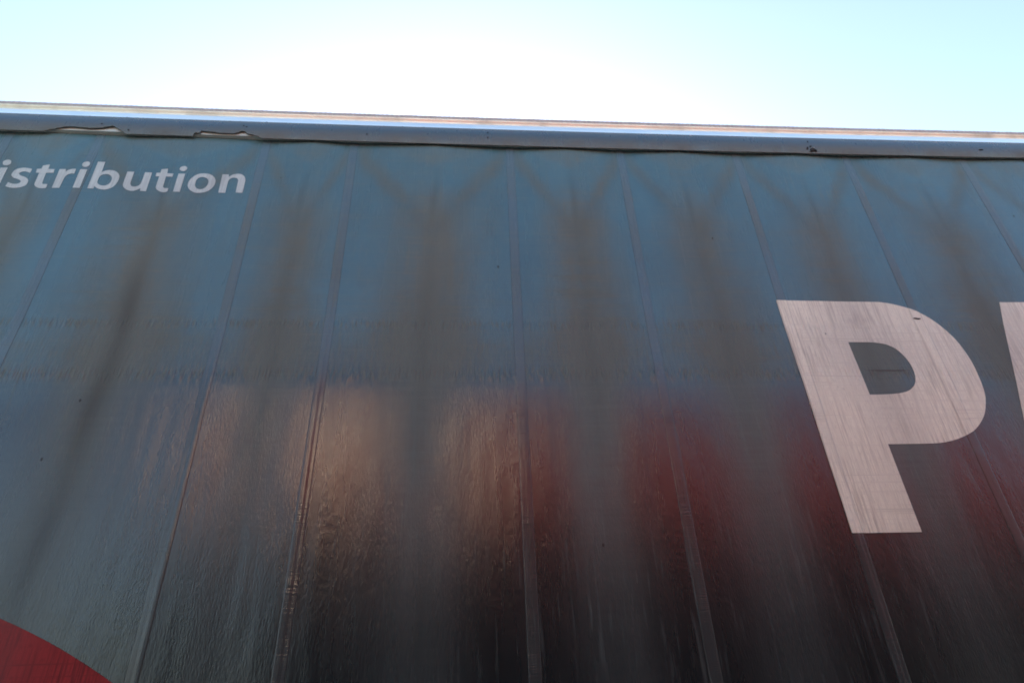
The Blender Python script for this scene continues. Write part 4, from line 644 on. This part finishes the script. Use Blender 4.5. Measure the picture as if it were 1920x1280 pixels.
val["label"] = "blue vinyl top flap with two torn gaps in its lower edge"

def lump(name, c, r, mat, parent, seed, flat=0.6):
    rg = random.Random(seed)
    bm = bmesh.new()
    bmesh.ops.create_icosphere(bm, subdivisions=2, radius=1.0)
    for v in bm.verts:
        k = rg.uniform(0.65, 1.25)
        v.co = Vector((c[0] + v.co.x * r[0] * k, c[1] + v.co.y * r[1] * k, c[2] + v.co.z * r[2] * k))
    return from_bm(name, bm, mat, parent)
def vy(x, z):
    return -0.0270 - 0.020 * math.sin(math.pi * min(1, 0.05 + 0.80 * (4.0655 - z) / 0.12))
rg = random.Random(3)
cl = lump("dirt_clump", (1.744, vy(0, 3.965) - 0.001, 3.966), (0.017, 0.006, 0.012), M_DARK, val, 1)
for k in range(11):
    dx, dz = rg.gauss(0, 0.018), abs(rg.gauss(0, 0.016))
    lump("dirt_fleck", (1.742 + dx, vy(0, 3.955 + dz) - 0.001, 3.955 + dz), (rg.uniform(0.002, 0.006), 0.002, rg.uniform(0.002, 0.006)), M_DARK, val, 10 + k)
lump("pale_fleck", (1.747, vy(0, 3.974) - 0.007, 3.974), (0.003, 0.003, 0.003), M_TARN, val, 40)
lump("dirt_fleck", (1.731, vy(0, 4.021) - 0.001, 4.021), (0.003, 0.002, 0.008), M_DARK, val, 41)
lump("dirt_fleck", (2.659, vy(0, 3.992) - 0.001, 3.998), (0.014, 0.002, 0.004), M_DARK, val, 42)
rq = random.Random(8)
for k in range(26):
    x = rq.uniform(-2.1, 2.9)
    lump("dirt_fleck", (x, -0.0285, 4.064 + float(sag(x)) + rq.uniform(-0.001, 0.003)), (rq.uniform(0.002, 0.012), 0.0015, rq.uniform(0.001, 0.0025)), M_DARK, val, 200 + k)
for k, (x, z) in enumerate(((-1.70, 4.004), (-1.575, 3.972), (0.10, 4.02), (0.10, 3.985), (-0.48, 3.985), (-1.06, 4.02), (-1.045, 4.012))):
    lump("dirt_fleck", (x, vy(0, z) - 0.001, z), (0.004, 0.0015, 0.004), M_DARK, val, 60 + k)

# ------------------------------------------------------------------ the trailer parked behind the viewer
GAP = 3.28
NX0, NX1 = -2.10, 11.4
M_NCURT = None
def mat_ncurt():
    t = NT("red curtain vinyl")
    v = t.noise(3.0, t.coord((1, 1, 0.3)), 5.0, 0.6)
    bn = t.n("ShaderNodeBump", {"Height": t.math('MULTIPLY', t.noise(18.0, t.coord((1, 1, 0.25)), 4.0), 0.0012), "Distance": 1.0}).outputs[0]
    tc = t.n("ShaderNodeTexCoord")
    sp = t.n("ShaderNodeSeparateXYZ")
    t.t.links.new(tc.outputs["Object"], sp.inputs[0])
    red = t.mix(v, (0.23, 0.026, 0.018, 1), (0.29, 0.035, 0.024, 1))
    two = t.mix(t.mapr(sp.outputs[2], 3.12, 3.13), (0.016, 0.016, 0.018, 1), red)  # black lower half made up to keep the reflection dark below the red strip
    p = t.bsdf(Base_Color=two, Roughness=0.16, IOR=1.345, Normal=bn)
    return t.done(p.outputs[0])
M_NCURT = mat_ncurt()
other = empty("red_curtainsider_trailer", (0, -GAP, 0), math.pi + R(-5.5))
tag(other, "curtain-sided trailer with red upper half, parked behind the viewer, its black lower half added to darken the reflection", "trailer")
# local x runs the other way round
lx0, lx1 = -NX1, -NX0
trailer_body(other, lx0, lx1, False)
xo_ = np.arange(lx0 + 0.08, lx1 - 0.07, 0.04)
zo_ = np.arange(1.18, 3.99, 0.06)
X2, Z2 = np.meshgrid(xo_, zo_)
Y2 = -0.014 - 0.004 * abs(np.sin(X2 * math.pi / 0.6)) - 0.003 * np.sin(3 * X2 + 2 * Z2)
nc = grid_mesh("curtain", np.stack([X2, Y2, Z2], -1), M_NCURT, other)
for k, x in enumerate(np.arange(lx0 + 0.7, lx1 - 0.3, 0.6)):
    z = np.arange(1.19, 3.98, 0.1)
    X_ = np.array([-0.02, -0.018, 0.018, 0.02])[None, :] + x + 0 * z[:, None]
    Z_ = z[:, None] + 0 * X_
    Y_ = -0.014 - 0.004 * abs(np.sin(X_ * math.pi / 0.6)) - 0.003 * np.sin(3 * X_ + 2 * Z_) - np.array([0, .002, .002, 0])[None, :]
    grid_mesh("strap", np.stack([X_, Y_, Z_], -1), M_NCURT, nc)
box("valance", lx0, lx1, -0.045, -0.030, 3.95, 4.07, M_NCURT, other)
box("roof_rail", lx0, lx1, -0.030, 0.018, 4.06, 4.116, M_ALU2, other)

# ------------------------------------------------------------------ unseen trees added behind the viewer to darken the low reflections
rt = random.Random(21)
bm = bmesh.new()
for k in range(46):
    a = R(rt.uniform(-78, 78))
    dist = rt.uniform(48, 66)
    tx, ty, th = dist * math.sin(a), -dist * math.cos(a), rt.uniform(7.5, 12.0)
    bmesh.ops.create_cone(bm, cap_ends=True, segments=7, radius1=0.28, radius2=0.12, depth=th * 0.5, matrix=Matrix.Translation((tx, ty, th * 0.25)))
    for q in range(150):
        u_, v_ = rt.uniform(0, 6.283), rt.uniform(-1, 1)
        rr = rt.uniform(0.45, 1.0)
        c = Vector((tx + 0.32 * th * rr * math.sqrt(1 - v_ * v_) * math.cos(u_), ty + 0.32 * th * rr * math.sqrt(1 - v_ * v_) * math.sin(u_), th * (0.56 + 0.42 * rr * v_)))
        p_ = [Vector((rt.gauss(0, 1), rt.gauss(0, 1), rt.gauss(0, 1))).normalized() * rt.uniform(0.4, 0.9) for _ in range(3)]
        bm.faces.new([bm.verts.new(c + w_) for w_ in p_])
tl = from_bm("added_trees", bm, plain("foliage", (0.045, 0.070, 0.030), 0.8, 0.0, 0.5, 0.8))
tag(tl, "unseen belt of dark trees added behind the viewer to darken low reflections", None, None, "stuff")
